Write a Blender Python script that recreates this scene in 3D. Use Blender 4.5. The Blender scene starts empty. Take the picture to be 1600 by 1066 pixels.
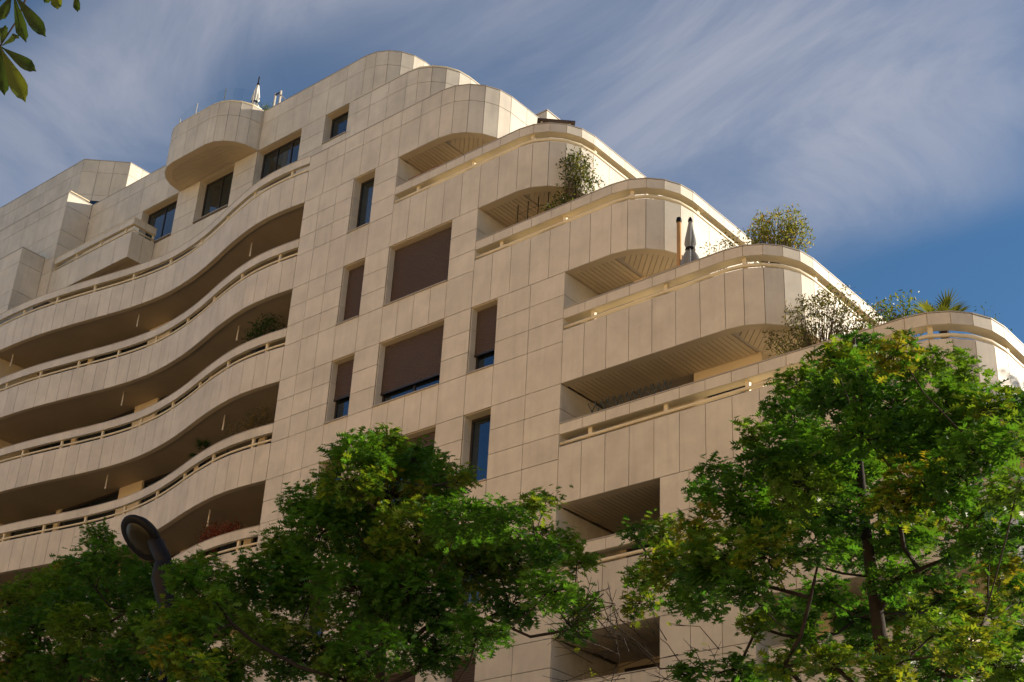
import bpy, math, random
import numpy as np
from mathutils import Matrix, Vector

# ---------------------------------------------------------------- camera, sky, sun, exposure
SC = bpy.context.scene
COL = SC.collection
cam_d = bpy.data.cameras.new('camera'); cam = bpy.data.objects.new('camera', cam_d); COL.objects.link(cam)
CAM = Vector((17.82, -21.8, 1.65))
cam.matrix_world = Matrix(((0.765367, 0.274176, 0.582272, CAM.x), (0.641748, -0.393594, -0.658212, CAM.y),
                           (0.048712, 0.877446, -0.477196, CAM.z), (0, 0, 0, 1)))
cam_d.sensor_width = 36; cam_d.lens = 51.797; cam_d.clip_start = 0.1; cam_d.clip_end = 3000
SC.camera = cam
SUN_AZ, SUN_EL = math.radians(54.5), math.radians(17.5)      # azimuth counted from +X towards +Y
sun_vec = Vector((math.cos(SUN_EL)*math.cos(SUN_AZ), math.cos(SUN_EL)*math.sin(SUN_AZ), math.sin(SUN_EL)))
sun_d = bpy.data.lights.new('sun', 'SUN'); sun_d.energy = 4.8; sun_d.angle = math.radians(0.53); sun_d.color = (1.0, 0.85, 0.68)
sun = bpy.data.objects.new('sun', sun_d); COL.objects.link(sun); sun.location = (30, 40, 60)
sun.rotation_euler = sun_vec.to_track_quat('Z', 'Y').to_euler()
vs = SC.view_settings
vs.view_transform = 'Standard'; vs.look = 'None'; vs.gamma = 1; vs.exposure = 0.86; vs.use_curve_mapping = False

world = bpy.data.worlds.new('World'); SC.world = world; world.use_nodes = True
def build_sky():
    nt = world.node_tree; N = nt.nodes; L = nt.links; N.clear()
    out = N.new('ShaderNodeOutputWorld'); bg = N.new('ShaderNodeBackground'); bg.inputs['Strength'].default_value = SKY_STRENGTH
    sky = N.new('ShaderNodeTexSky'); sky.sky_type = 'NISHITA'; sky.sun_disc = False
    sky.sun_elevation = SUN_EL; sky.sun_rotation = math.pi/2 - SUN_AZ
    sky.air_density = 1.0; sky.dust_density = 0.2; sky.ozone_density = 3.0; sky.altitude = 100
    tc = N.new('ShaderNodeTexCoord')
    # high thin cloud: the view ray cut with a flat layer, stretched noise on it
    sep = N.new('ShaderNodeSeparateXYZ'); L.new(tc.outputs['Generated'], sep.inputs[0])
    zc = N.new('ShaderNodeMath'); zc.operation = 'MAXIMUM'; zc.inputs[1].default_value = 0.0; L.new(sep.outputs['Z'], zc.inputs[0])
    za = N.new('ShaderNodeMath'); za.operation = 'ADD'; za.inputs[1].default_value = 0.12; L.new(zc.outputs[0], za.inputs[0])
    px = N.new('ShaderNodeMath'); px.operation = 'DIVIDE'; L.new(sep.outputs['X'], px.inputs[0]); L.new(za.outputs[0], px.inputs[1])
    py = N.new('ShaderNodeMath'); py.operation = 'DIVIDE'; L.new(sep.outputs['Y'], py.inputs[0]); L.new(za.outputs[0], py.inputs[1])
    cmb = N.new('ShaderNodeCombineXYZ'); L.new(px.outputs[0], cmb.inputs[0]); L.new(py.outputs[0], cmb.inputs[1])
    def noise(rot, scl, loc, scale, detail, rough, dist):
        mp = N.new('ShaderNodeMapping'); mp.inputs['Rotation'].default_value = (0, 0, math.radians(rot)); mp.inputs['Scale'].default_value = scl
        mp.inputs['Location'].default_value = loc
        L.new(cmb.outputs[0], mp.inputs[0])
        t = N.new('ShaderNodeTexNoise'); t.inputs['Scale'].default_value = scale; t.inputs['Detail'].default_value = detail
        t.inputs['Roughness'].default_value = rough; t.inputs['Distortion'].default_value = dist
        L.new(mp.outputs[0], t.inputs['Vector']); return t.outputs['Fac']
    big = noise(CLOUD_ROT, (0.85, 1.25, 1), CLOUD_LOC, 1.25, 2.5, 0.45, 0.4)
    fine = noise(CLOUD_ROT+14, (0.9, 1.5, 1), (3.1, 0.4, 0), 2.2, 10, 0.6, 1.3)
    def ramp(src, a, b, lo=0.0, hi=1.0):
        m = N.new('ShaderNodeMapRange'); m.interpolation_type = 'SMOOTHSTEP'
        for i, v in zip((1, 2, 3, 4), (a, b, lo, hi)): m.inputs[i].default_value = v
        L.new(src, m.inputs[0]); return m.outputs[0]
    b = ramp(big, 0.42, 0.68); f = ramp(fine, 0.30, 0.72, 0.34, 1.0)
    mul = N.new('ShaderNodeMath'); mul.operation = 'MULTIPLY'; L.new(b, mul.inputs[0]); L.new(f, mul.inputs[1])
    amt = N.new('ShaderNodeMath'); amt.operation = 'MULTIPLY'; amt.inputs[1].default_value = CLOUD_MAX; L.new(mul.outputs[0], amt.inputs[0])
    tint = N.new('ShaderNodeMix'); tint.data_type = 'RGBA'; tint.blend_type = 'MULTIPLY'; tint.inputs[0].default_value = 1.0
    tint.inputs[7].default_value = SKY_TINT; L.new(sky.outputs[0], tint.inputs[6])
    mix = N.new('ShaderNodeMix'); mix.data_type = 'RGBA'; mix.inputs[7].default_value = CLOUD_COL
    L.new(amt.outputs[0], mix.inputs[0]); L.new(tint.outputs[2], mix.inputs[6])
    L.new(mix.outputs[2], bg.inputs['Color']); L.new(bg.outputs[0], out.inputs[0])
SKY_STRENGTH = 0.058; CLOUD_ROT = 45; CLOUD_LOC = (19.012, 9.391, 0); CLOUD_MAX = 0.82
CLOUD_COL = (5.3, 5.3, 5.9, 1); SKY_TINT = (.72, 1.0, 1.12, 1)
build_sky()

# ---------------------------------------------------------------- materials
MATS = {}
def mat(name, col, rough=0.6, spec=0.4, metal=0.0, rand=0.0, stain=0.0, stain_scale=1.0, bump=0.0, streak=0.0, stripes=None):
    m = bpy.data.materials.new(name); m.use_nodes = True; nt = m.node_tree; N = nt.nodes; L = nt.links
    b = N['Principled BSDF']; b.inputs['Roughness'].default_value = rough; b.inputs['Specular IOR Level'].default_value = spec
    b.inputs['Metallic'].default_value = metal; b.inputs['Base Color'].default_value = (*col, 1)
    cur = None
    def rgb(c):
        n = N.new('ShaderNodeRGB'); n.outputs[0].default_value = (*c, 1); return n.outputs[0]
    def mult(a, facsock, lo, hi):
        mr = N.new('ShaderNodeMapRange'); mr.inputs[3].default_value = lo; mr.inputs[4].default_value = hi; L.new(facsock, mr.inputs[0])
        x = N.new('ShaderNodeVectorMath'); x.operation = 'SCALE'; L.new(a, x.inputs[0]); L.new(mr.outputs[0], x.inputs['Scale']); return x.outputs[0]
    cur = rgb(col)
    geo = N.new('ShaderNodeNewGeometry')
    if rand:
        oi = N.new('ShaderNodeObjectInfo'); cur = mult(cur, oi.outputs['Random'], 1-rand, 1+rand)
    if stain:
        t = N.new('ShaderNodeTexNoise'); t.inputs['Scale'].default_value = stain_scale; t.inputs['Detail'].default_value = 6; t.inputs['Roughness'].default_value = 0.65
        L.new(geo.outputs['Position'], t.inputs['Vector'])
        mr = N.new('ShaderNodeMapRange'); mr.inputs[1].default_value = 0.35; mr.inputs[2].default_value = 0.7; L.new(t.outputs['Fac'], mr.inputs[0])
        cur = mult(cur, mr.outputs[0], 1+stain*0.4, 1-stain)
    if streak:
        mp = N.new('ShaderNodeMapping'); mp.inputs['Scale'].default_value = (6, 6, 0.5); L.new(geo.outputs['Position'], mp.inputs[0])
        t = N.new('ShaderNodeTexNoise'); t.inputs['Scale'].default_value = 1.0; t.inputs['Detail'].default_value = 4; L.new(mp.outputs[0], t.inputs['Vector'])
        mr = N.new('ShaderNodeMapRange'); mr.inputs[1].default_value = 0.5; mr.inputs[2].default_value = 0.75; L.new(t.outputs['Fac'], mr.inputs[0])
        cur = mult(cur, mr.outputs[0], 1.0, 1-streak)
    L.new(cur, b.inputs['Base Color'])
    if bump:
        t = N.new('ShaderNodeTexNoise'); t.inputs['Scale'].default_value = 40; t.inputs['Detail'].default_value = 5; L.new(geo.outputs['Position'], t.inputs['Vector'])
        bp = N.new('ShaderNodeBump'); bp.inputs['Strength'].default_value = bump; bp.inputs['Distance'].default_value = 0.01
        L.new(t.outputs['Fac'], bp.inputs['Height']); L.new(bp.outputs[0], b.inputs['Normal'])
    MATS[name] = m; return m
STONE = (0.68, 0.625, 0.515)
mat('stone', STONE, 0.55, 0.35, rand=0.05, stain=0.16, stain_scale=1.1, bump=0.15, streak=0.09)
mat('joint', (0.10, 0.085, 0.07), 0.9, 0.1)
mat('render_cream', (0.70, 0.59, 0.40), 0.7, 0.3, stain=0.08, stain_scale=0.8)
mat('cream_paint', (0.78, 0.68, 0.46), 0.4, 0.5, stain=0.06, stain_scale=3)
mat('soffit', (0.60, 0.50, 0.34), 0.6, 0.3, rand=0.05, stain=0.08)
mat('shaded_soffit', (0.43, 0.35, 0.24), 0.6, 0.3, stain=0.1)  # soffit colour darkened to paint in the shade under the wavy balconies
mat('floor_tile', (0.52, 0.46, 0.38), 0.7, 0.3, stain=0.1)
mat('dark_frame', (0.030, 0.024, 0.020), 0.35, 0.5)
mat('shutter', (0.075, 0.050, 0.038), 0.5, 0.4, stain=0.05)
mat('metal_cap', (0.42, 0.38, 0.32), 0.45, 0.5)
mat('black_metal', (0.006, 0.006, 0.008), 0.6, 0.18)
mat('bark', (0.034, 0.027, 0.022), 0.9, 0.2, stain=0.3, stain_scale=6, bump=0.8)
mat('twig', (0.10, 0.075, 0.05), 0.8, 0.2)
mat('wood_pole', (0.50, 0.28, 0.10), 0.5, 0.4, stain=0.1, stain_scale=8)
mat('grey_cloth', (0.26, 0.27, 0.27), 0.85, 0.2)
mat('white_cloth', (0.78, 0.74, 0.66), 0.85, 0.2)
mat('terracotta', (0.34, 0.13, 0.07), 0.8, 0.2, stain=0.15, stain_scale=4)
mat('brown_box', (0.24, 0.095, 0.045), 0.6, 0.3, stain=0.1, stain_scale=5)
mat('pale_pipe', (0.75, 0.70, 0.60), 0.4, 0.5)
mat('red_paint', (0.40, 0.03, 0.02), 0.45, 0.5)
mat('asphalt', (0.05, 0.05, 0.052), 0.9, 0.2, stain=0.2, stain_scale=2, bump=0.5)
mat('paving', (0.42, 0.38, 0.32), 0.85, 0.2, stain=0.15, stain_scale=1.5)
mat('kerb', (0.36, 0.34, 0.32), 0.8, 0.2, stain=0.1)
mat('bounce_stone', (0.82, 0.58, 0.31), 0.8, 0.2, stain=0.1, stain_scale=0.4)  # ochre chosen for the warm light it bounces onto the facade
mat('lens', (0.024, 0.021, 0.010), 0.35, 0.3)
def glass_mat(name, col, ior):
    m = mat(name, col, 0.02, 0.5, stain=0.5, stain_scale=1.1); m.node_tree.nodes['Principled BSDF'].inputs['IOR'].default_value = ior
    m.node_tree.nodes['Principled BSDF'].inputs['Specular Tint'].default_value = (0.62, 0.82, 1.0, 1)
glass_mat('window_glass', (0.010, 0.013, 0.016), 2.1)
m = bpy.data.materials.new('clear_glass'); m.use_nodes = True; N = m.node_tree.nodes; L = m.node_tree.links
N.remove(N['Principled BSDF']); tr = N.new('ShaderNodeBsdfTransparent'); tr.inputs[0].default_value = (0.96, 0.98, 0.98, 1); gl = N.new('ShaderNodeBsdfGlossy'); gl.inputs['Roughness'].default_value = 0.02
mx = N.new('ShaderNodeMixShader'); mx.inputs[0].default_value = 0.05; L.new(tr.outputs[0], mx.inputs[1]); L.new(gl.outputs[0], mx.inputs[2])
L.new(mx.outputs[0], N['Material Output'].inputs[0]); MATS['clear_glass'] = m

def leaf_mat(name, trans=0.35):
    m = bpy.data.materials.new(name); m.use_nodes = True; N = m.node_tree.nodes; L = m.node_tree.links
    b = N['Principled BSDF']; b.inputs['Roughness'].default_value = 0.45; b.inputs['Specular IOR Level'].default_value = 0.35
    at = N.new('ShaderNodeAttribute'); at.attribute_name = 'tone'; L.new(at.outputs['Color'], b.inputs['Base Color'])
    t = N.new('ShaderNodeBsdfTranslucent'); sc = N.new('ShaderNodeMix'); sc.data_type = 'RGBA'; sc.blend_type = 'MULTIPLY'; sc.inputs[0].default_value = 1
    sc.inputs[7].default_value = (1.7, 1.5, 0.55, 1); L.new(at.outputs['Color'], sc.inputs[6]); L.new(sc.outputs[2], t.inputs[0])
    mx = N.new('ShaderNodeMixShader'); mx.inputs[0].default_value = trans
    L.new(b.outputs[0], mx.inputs[1]); L.new(t.outputs[0], mx.inputs[2]); L.new(mx.outputs[0], N['Material Output'].inputs[0]); MATS[name] = m
leaf_mat('leaf', 0.5)

# ---------------------------------------------------------------- helpers
def link(name, me, parent=None, loc=(0, 0, 0), rz=0.0, label=None, cat=None, group=None, kind=None):
    o = bpy.data.objects.new(name, me); COL.objects.link(o); o.location = loc; o.rotation_euler = (0, 0, rz)
    if parent is not None: o.parent = parent
    for k, v in (('label', label), ('category', cat), ('group', group), ('kind', kind)):
        if v: o[k] = v
    return o
def thing(name, label, cat, loc=(0, 0, 0), group=None):
    return link(name, None, None, loc, 0, label, cat, group)
class MB:
    """collects shapes into one mesh"""
    def __init__(s): s.v = []; s.f = []; s.m = []; s.mi = 0
    def add(s, vs, fs):
        b = len(s.v); s.v += [tuple(p) for p in vs]; s.f += [tuple(b+i for i in f) for f in fs]; s.m += [s.mi]*len(fs)
    def hexa(s, q, z0, z1):
        """q: four plan points, z0..z1"""
        s.add([(x, y, z0) for x, y in q]+[(x, y, z1) for x, y in q], [(3, 2, 1, 0), (4, 5, 6, 7), (0, 1, 5, 4), (1, 2, 6, 5), (2, 3, 7, 6), (3, 0, 4, 7)])
    def box(s, x0, x1, y0, y1, z0, z1): s.hexa([(x0, y0), (x1, y0), (x1, y1), (x0, y1)], z0, z1)
    def poly(s, pts, z0, z1):
        n = len(pts); s.add([(x, y, z0) for x, y in pts]+[(x, y, z1) for x, y in pts], [tuple(range(n-1, -1, -1)), tuple(range(n, 2*n))]+[(i, (i+1) % n, n+(i+1) % n, n+i) for i in range(n)])
    def tube(s, pts, r, sides=8, cap=True):
        pts = [Vector(p) for p in pts]; n = len(pts)
        rs = r if isinstance(r, (list, tuple)) else [r]*n
        b = len(s.v); up = Vector((0, 0, 1))
        for i, p in enumerate(pts):
            d = (pts[min(i+1, n-1)]-pts[max(i-1, 0)]).normalized()
            a = d.cross(up if abs(d.z) < 0.95 else Vector((1, 0, 0))).normalized(); c = d.cross(a)
            for k in range(sides):
                t = 2*math.pi*k/sides; s.v.append(tuple(p+(a*math.cos(t)+c*math.sin(t))*rs[i]))
        fs = []
        for i in range(n-1):
            for k in range(sides):
                k2 = (k+1) % sides; fs.append((b+i*sides+k, b+i*sides+k2, b+(i+1)*sides+k2, b+(i+1)*sides+k))
        if cap: fs += [tuple(b+k for k in range(sides-1, -1, -1)), tuple(b+(n-1)*sides+k for k in range(sides))]
        s.f += fs; s.m += [s.mi]*len(fs)
    def lathe(s, prof, M=None, sides=24):
        b = len(s.v); n = len(prof)
        for r, z in prof:
            for k in range(sides):
                t = 2*math.pi*k/sides; p = Vector((r*math.cos(t), r*math.sin(t), z)); s.v.append(tuple(M @ p if M else p))
        fs = [(b+i*sides+k, b+i*sides+(k+1) % sides, b+(i+1)*sides+(k+1) % sides, b+(i+1)*sides+k) for i in range(n-1) for k in range(sides)]
        fs += [tuple(b+k for k in range(sides-1, -1, -1)), tuple(b+(n-1)*sides+k for k in range(sides))]
        s.f += fs; s.m += [s.mi]*len(fs)
    def mesh(s, name, mats, smooth=False):
        me = bpy.data.meshes.new(name); me.from_pydata(s.v, [], s.f)
        for k in ([mats] if isinstance(mats, str) else mats): me.materials.append(MATS[k])
        me.polygons.foreach_set('material_index', s.m)
        if smooth: me.polygons.foreach_set('use_smooth', [True]*len(s.f))
        me.update(); return me
    def obj(s, name, mats, parent=None, smooth=False, **kw): return link(name, s.mesh(name, mats, smooth), parent, **kw)

_cache = {}
def box_mesh(lx, ly, lz, m, bev=0.0):
    """box centred on x, from y=0 (face) to y=ly (inwards), from z=0"""
    k = (round(lx, 3), round(ly, 3), round(lz, 3), m)
    if k not in _cache:
        b = MB(); b.box(-lx/2, lx/2, 0, ly, 0, lz); _cache[k] = b.mesh('panel', m)
    return _cache[k]
GAP = 0.014; PT = 0.03
rnd = random.Random(11)
def panel(parent, p0, p1, z0, z1, name='panel', m='stone', thick=PT, gap=GAP):
    dx, dy = p1[0]-p0[0], p1[1]-p0[1]; l = math.hypot(dx, dy); jig = rnd.uniform(-0.0015, 0.0015)
    nx, ny = -dy/l*jig, dx/l*jig
    return link(name, box_mesh(l-gap, thick, z1-z0-gap, m), parent, ((p0[0]+p1[0])/2+nx, (p0[1]+p1[1])/2+ny, z0+gap/2), math.atan2(dy, dx))
def split(a, b, w):
    n = max(1, round(abs(b-a)/w)); return [a+(b-a)*i/n for i in range(n+1)]
def offset(path, d):
    """move a plan path inwards (to the left of its direction) with mitred corners"""
    out = []
    n = len(path)
    for i, p in enumerate(path):
        ns = []
        for a, b in ((i-1, i), (i, i+1)):
            if 0 <= a and b < n:
                dx, dy = path[b][0]-path[a][0], path[b][1]-path[a][1]; l = math.hypot(dx, dy); ns.append((-dy/l, dx/l))
        if len(ns) == 1: nx, ny = ns[0]; k = 1
        else:
            nx, ny = ns[0][0]+ns[1][0], ns[0][1]+ns[1][1]; l = math.hypot(nx, ny); nx /= l; ny /= l; k = 1/(nx*ns[0][0]+ny*ns[0][1])
        out.append((p[0]+nx*d*k, p[1]+ny*d*k))
    return out
def ribbon(mb, path, d0, d1, z0, z1):
    """solid strip following a plan path between two inward offsets"""
    a, b = offset(path, d0), offset(path, d1); n = len(a)
    vs = [(x, y, z) for z in (z0, z1) for q in (a, b) for x, y in q]
    A0, B0, A1, B1 = 0, n, 2*n, 3*n; fs = []
    for i in range(n-1):
        fs += [(A0+i, A0+i+1, A1+i+1, A1+i), (B0+i+1, B0+i, B1+i, B1+i+1), (A1+i, A1+i+1, B1+i+1, B1+i), (A0+i+1, A0+i, B0+i, B0+i+1)]
    fs += [(A0, A1, B1, B0), (A0+n-1, B0+n-1, B1+n-1, A1+n-1)]
    mb.add(vs, fs)
def corner_path(x0, xe, y0, y1, w=0.6, r=1.3, wr=0.66):
    p = [(x, y0) for x in split(x0, xe-r, w)]
    for k in range(1, 6):
        a = math.radians(18*k); p.append((xe-r+r*math.sin(a), y0+r-r*math.cos(a)))
    return p+[(xe, y) for y in split(y0+r, y1, wr)[1:]]
def smooth_path(path, r=1.3):
    return path

# ---------------------------------------------------------------- ground
def ground():
    b = MB(); b.box(-1500, 1500, -1500, 1500, -0.5, -0.16); b.obj('ground', 'asphalt', kind='structure')
    b = MB(); b.box(-200, 200, -19.0, -9.6, -0.155, -0.12); b.obj('road', 'asphalt', kind='structure')
    for y0, y1 in ((-9.6, 0.0), (-32.0, -19.0)):
        pv = MB(); pv.box(-200, 200, y0+0.15, y1-0.15, -0.14, 0.0); o = pv.obj('pavement', 'paving', kind='structure')
        ky = y0 if y0 > -12 else y1-0.15
        k = MB()
        for i in range(-30, 41): k.box(i*1.0, i*1.0+0.99, ky, ky+0.148, -0.14, 0.012)
        k.obj('kerb', 'kerb', o, kind='stuff')
ground()

# ---------------------------------------------------------------- unseen houses across the street, added to bounce warm sunlight onto the facade
def opposite(x0, x1, h, label, y=-35.0):
    root = thing('bounce_building', label, 'building', ((x0+x1)/2, y, 0), 'added bounce houses across the street'); W = x1-x0; rows = int(h//3.2); n = int(W//2.8); p = W/n
    b = MB(); b.box(-W/2, W/2, -12, -.35, -.1, h); 
    for r in range(rows):
        z = r*3.2; b.box(-W/2, W/2, -.35, 0, z, z+.9); b.box(-W/2, W/2, -.35, 0, z+2.7, z+3.2 if r < rows-1 else h)
        for i in range(n+1):
            a, c = max(-W/2, -W/2+i*p-.8), min(W/2, -W/2+i*p+.8); b.box(a, c, -.35, 0, z+.9, z+2.7)
    b.obj('wall', 'bounce_stone', root)
    c = MB(); c.box(-W/2-.1, W/2+.1, -.3, .3, h, h+.35); c.obj('cornice', 'bounce_stone', root)
    me = box_mesh(p-1.6, .05, 1.8, 'window_glass')
    for r in range(rows):
        for i in range(n): link('window', me, root, (-W/2+(i+.5)*p, -.3, r*3.2+.9))
opposite(-62, -16, 26, 'unseen ochre stone house added across the street for bounce light, farthest along the road')
opposite(-15.5, 18, 29, 'tall unseen ochre stone house added across the street for bounce light, directly behind the camera')
opposite(18.5, 50, 24, 'lower unseen ochre stone house added across the street for bounce light, nearest the sun side')

# ---------------------------------------------------------------- the building
BLD = thing('apartment_building', 'pale stone-clad apartment block with wavy balconies and stepped rounded terraces', 'building')
BL = [24.36, 21.56, 18.76, 15.96, 13.16, 10.36, 7.56, 4.76]

def window_unit(parent, x0, x1, z0, z1, y=0.0, shut=0.0, panes=1, rows=3, depth=0.27, name='window', tilt=None):
    """a window set back in its opening: frame with panes, shutter, sill and stone reveals under it"""
    f = MB(); fy = y+depth; w = 0.055
    f.box(x0+.02, x1-.02, fy, fy+.05, z1-.08, z1-.015); f.box(x0+.02, x1-.02, fy, fy+.05, z0+.015, z0+.07)
    xs = split(x0+.02, x1-.02, (x1-x0-.04)/panes)
    for i, x in enumerate(xs):
        a = x-w/2 if 0 < i < panes else (x if i == 0 else x-w)
        f.box(a, a+w, fy-.002, fy+.048, z0+.02, z1-.02)
    o = f.obj(name, 'dark_frame', parent)
    for i in range(panes):
        link('pane', box_mesh(xs[i+1]-xs[i]-.03, .012, z1-z0-.1, 'window_glass'), o, ((xs[i]+xs[i+1])/2, fy+.022, z0+.05))
    if shut > 0:
        s = MB(); zb = z1-.06-(z1-z0-.06)*shut; n = max(3, int((z1-.03-zb)/0.052)); h = (z1-.03-zb)/n; sy = y+depth-.07
        for k in range(n):
            a = zb+k*h; s.add([(x0+.025, sy+.012, a), (x1-.025, sy+.012, a), (x1-.025, sy, a+h*.35), (x0+.025, sy, a+h*.35), (x1-.025, sy+.002, a+h*.8), (x0+.025, sy+.002, a+h*.8), (x1-.025, sy+.012, a+h), (x0+.025, sy+.012, a+h)],
                            [(0, 1, 2, 3), (3, 2, 4, 5), (5, 4, 6, 7)])
        s.obj('roller_shutter', 'shutter', o)
        g = MB(); g.box(x0+.02, x1-.02, sy-.01, sy+.03, zb-.045, zb); g.obj('shutter_bar', 'dark_frame', o)
    sl = MB(); sl.box(x0+.003, x1-.003, y-.035, y+depth+.02, z0-.003, z0+.022); sl.obj('sill', 'metal_cap', o)
    zs = split(z0+.024, z1-.004, (z1-z0)/rows)
    for i in range(rows):
        for sgn, xx in ((0, x0), (1, x1)):
            q = MB(); q.box(xx+(.001 if sgn == 0 else -.019), xx+(.019 if sgn == 0 else -.001), y+PT, y+depth+.03, zs[i]+.004, zs[i+1]-.004); q.obj('reveal_panel', 'stone', o)
    q = MB(); q.box(x0+.02, x1-.02, y+PT, y+depth+.03, z1-.016, z1-.001); q.obj('lintel', 'render_cream', o)
    return o

SPX = [-9.46, -8.81, -8.15, -7.5, -6.68, -5.82, -5.28, -4.74, -4.19, -3.65, -2.8, -1.98, -.99, 0.0]
WIN = {'A': (-7.5, -6.68), 'B': (-5.82, -3.65), 'C': (-2.8, -1.98)}
WSH = {(24.36, 'A'): 0, (21.56, 'A'): 1.0, (21.56, 'B'): 1.0, (18.76, 'A'): .56, (18.76, 'B'): .74, (18.76, 'C'): .66,
       (15.96, 'A'): .12, (15.96, 'B'): .18, (15.96, 'C'): 0, (13.16, 'A'): .5, (13.16, 'B'): .9, (13.16, 'C'): .3}
def mid_wall():
    b = MB(); wl = b
    right = {24.36: -5.82, 21.56: -2.8}
    jobs = []
    for B in BL:
        xr = right.get(B, 0.0); cols = [c for c in 'ABC' if WIN[c][1] < xr-.5]
        zl = B-1.77
        # piers
        edges = [-9.46]+[e for c in cols for e in WIN[c]]+[xr]
        for i in range(0, len(edges), 2):
            xa, xb = edges[i], edges[i+1]; wl.box(xa, xb-(.035 if xb == xr else 0), .022, .34, zl, B)
            ps = [x for x in SPX if xa-.01 <= x <= xb+.01]
            for k in range(3):
                for p, q in zip(ps, ps[1:]): jobs.append((p, q, zl+.59*k, zl+.59*(k+1)))
        # spandrel under the window row
        zb = B-2.8
        if zb > 1.5:
            wl.box(-9.46, xr-.035, .022, .34, zb, zl)
            ps = [x for x in SPX if x <= xr+.01]
            for p, q in zip(ps, ps[1:]): jobs.append((p, q, zb, zl))
        else:
            wl.box(-9.46, xr, .022, .34, 0, zl)
            for k in range(3):
                for p, q in zip(SPX, SPX[1:]): jobs.append((p, q, zl/3*k, zl/3*(k+1)))
    o = b.obj('facade_wall', 'joint', BLD)
    jobs.sort(key=lambda j: -(j[2]+j[3]))                     # highest = shown largest; the low rows stand behind the trees
    for j in jobs[:290]: panel(o, (j[0], 0), (j[1], 0), j[2], j[3], 'wall_panel')
    r = MB()
    for a, c, d, e in jobs[290:]: r.box(a+GAP/2, c-GAP/2, 0, PT, d+GAP/2, e-GAP/2)
    if jobs[290:]: r.obj('lower_wall_panels', 'stone', o, kind='stuff')
    for B in BL:
        xr = right.get(B, 0.0)
        for c in 'ABC':
            if WIN[c][1] < xr-.5: window_unit(BLD, *WIN[c], B-1.77, B, shut=WSH.get((B, c), .4), panes=2 if c == 'B' else 1)
mid_wall()

# ---------------------------------------------------------------- wavy balconies on the left
_wx = [-30, -28, -26.5, -25, -24, -23, -22, -21, -20, -19, -18, -17, -16, -15, -14, -13, -12, -11.3, -10.7, -10, -9.46, -8.9]
_wy = [.55, .25, .10, .04, .06, .12, .24, .4, .58, .76, .89, .95, .88, .73, .5, .23, .02, -.08, -.1, -.07, -.005, .05]
_dx = np.arange(-30, -8.9, .05); _dy = np.convolve(np.pad(np.interp(_dx, _wx, _wy), 8, mode='edge'), np.ones(17)/17, mode='valid')
def wave(x): return float(np.interp(x, _dx, _dy))
WXS = split(-27.96, -9.46, 0.5); WAVE = [(x, wave(x)) for x in WXS]
WFINE = [(x, wave(x)) for x in split(-27.96, -9.46, 0.125)]
def rail_and_posts(o, path, zr, r, off, z0, z1, step, d0=.04, d1=.11, first=.5, pw=.07):
    t = MB(); p = offset(path, off); t.tube([(x, y, zr) for x, y in p], r, 8); t.obj('rail', 'cream_paint', o, smooth=True)
    q = offset(path, 0.0); acc = first; L = 0.0
    for (xa, ya), (xb, yb) in zip(q, q[1:]):
        l = math.hypot(xb-xa, yb-ya)
        while acc <= L+l:
            s = (acc-L)/l; x, y = xa+(xb-xa)*s, ya+(yb-ya)*s; a = math.atan2(yb-ya, xb-xa)
            k = ('post', round(z1-z0, 3), pw, d0, d1)
            if k not in _cache:
                b = MB(); b.box(-pw/2, pw/2, d0, d1, 0, z1-z0); b.box(-pw/2-.02, pw/2+.02, d0+.01, d1+.03, 0, .05); _cache[k] = b.mesh('post', 'cream_paint')
            link('post', _cache[k], o, (x, y, z0), a); acc += step
        L += l
def wavy(B, top=False):
    b = MB(); ribbon(b, WFINE, .022, .13, B+.03, B+1.026)
    b.mi = 1; ribbon(b, WFINE, .018, .15, B+1.026, B+1.045)
    b.mi = 2; ribbon(b, WFINE, .024, .10, B+1.334, B+1.572)
    b.mi = 3; ribbon(b, WFINE, -.008, .12, B+1.572, B+1.592)
    b.mi = 4
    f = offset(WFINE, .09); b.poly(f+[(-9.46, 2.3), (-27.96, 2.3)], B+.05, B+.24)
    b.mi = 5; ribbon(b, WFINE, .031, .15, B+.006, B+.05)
    o = b.obj('wavy_balcony', ['joint', 'metal_cap', 'cream_paint', 'metal_cap', 'shaded_soffit', 'soffit'], BLD)
    for p, q in zip(WAVE, WAVE[1:]): panel(o, p, q, B, B+1.03, 'parapet_panel')
    cp = WAVE[::2] if len(WAVE) % 2 else WAVE[::2]+[WAVE[-1]]
    for p, q in zip(WAVE, WAVE[1:]): panel(o, p, q, B+1.33, B+1.575, 'coping_panel', gap=.004)
    rail_and_posts(o, WFINE, B+1.145, .032, .06, B+1.03, B+1.335, 1.72, .06, .12, .75)
    return o
WPIPE = [(-18.66, .52), (-12.36, .5), (-24.6, .5)]
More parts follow.
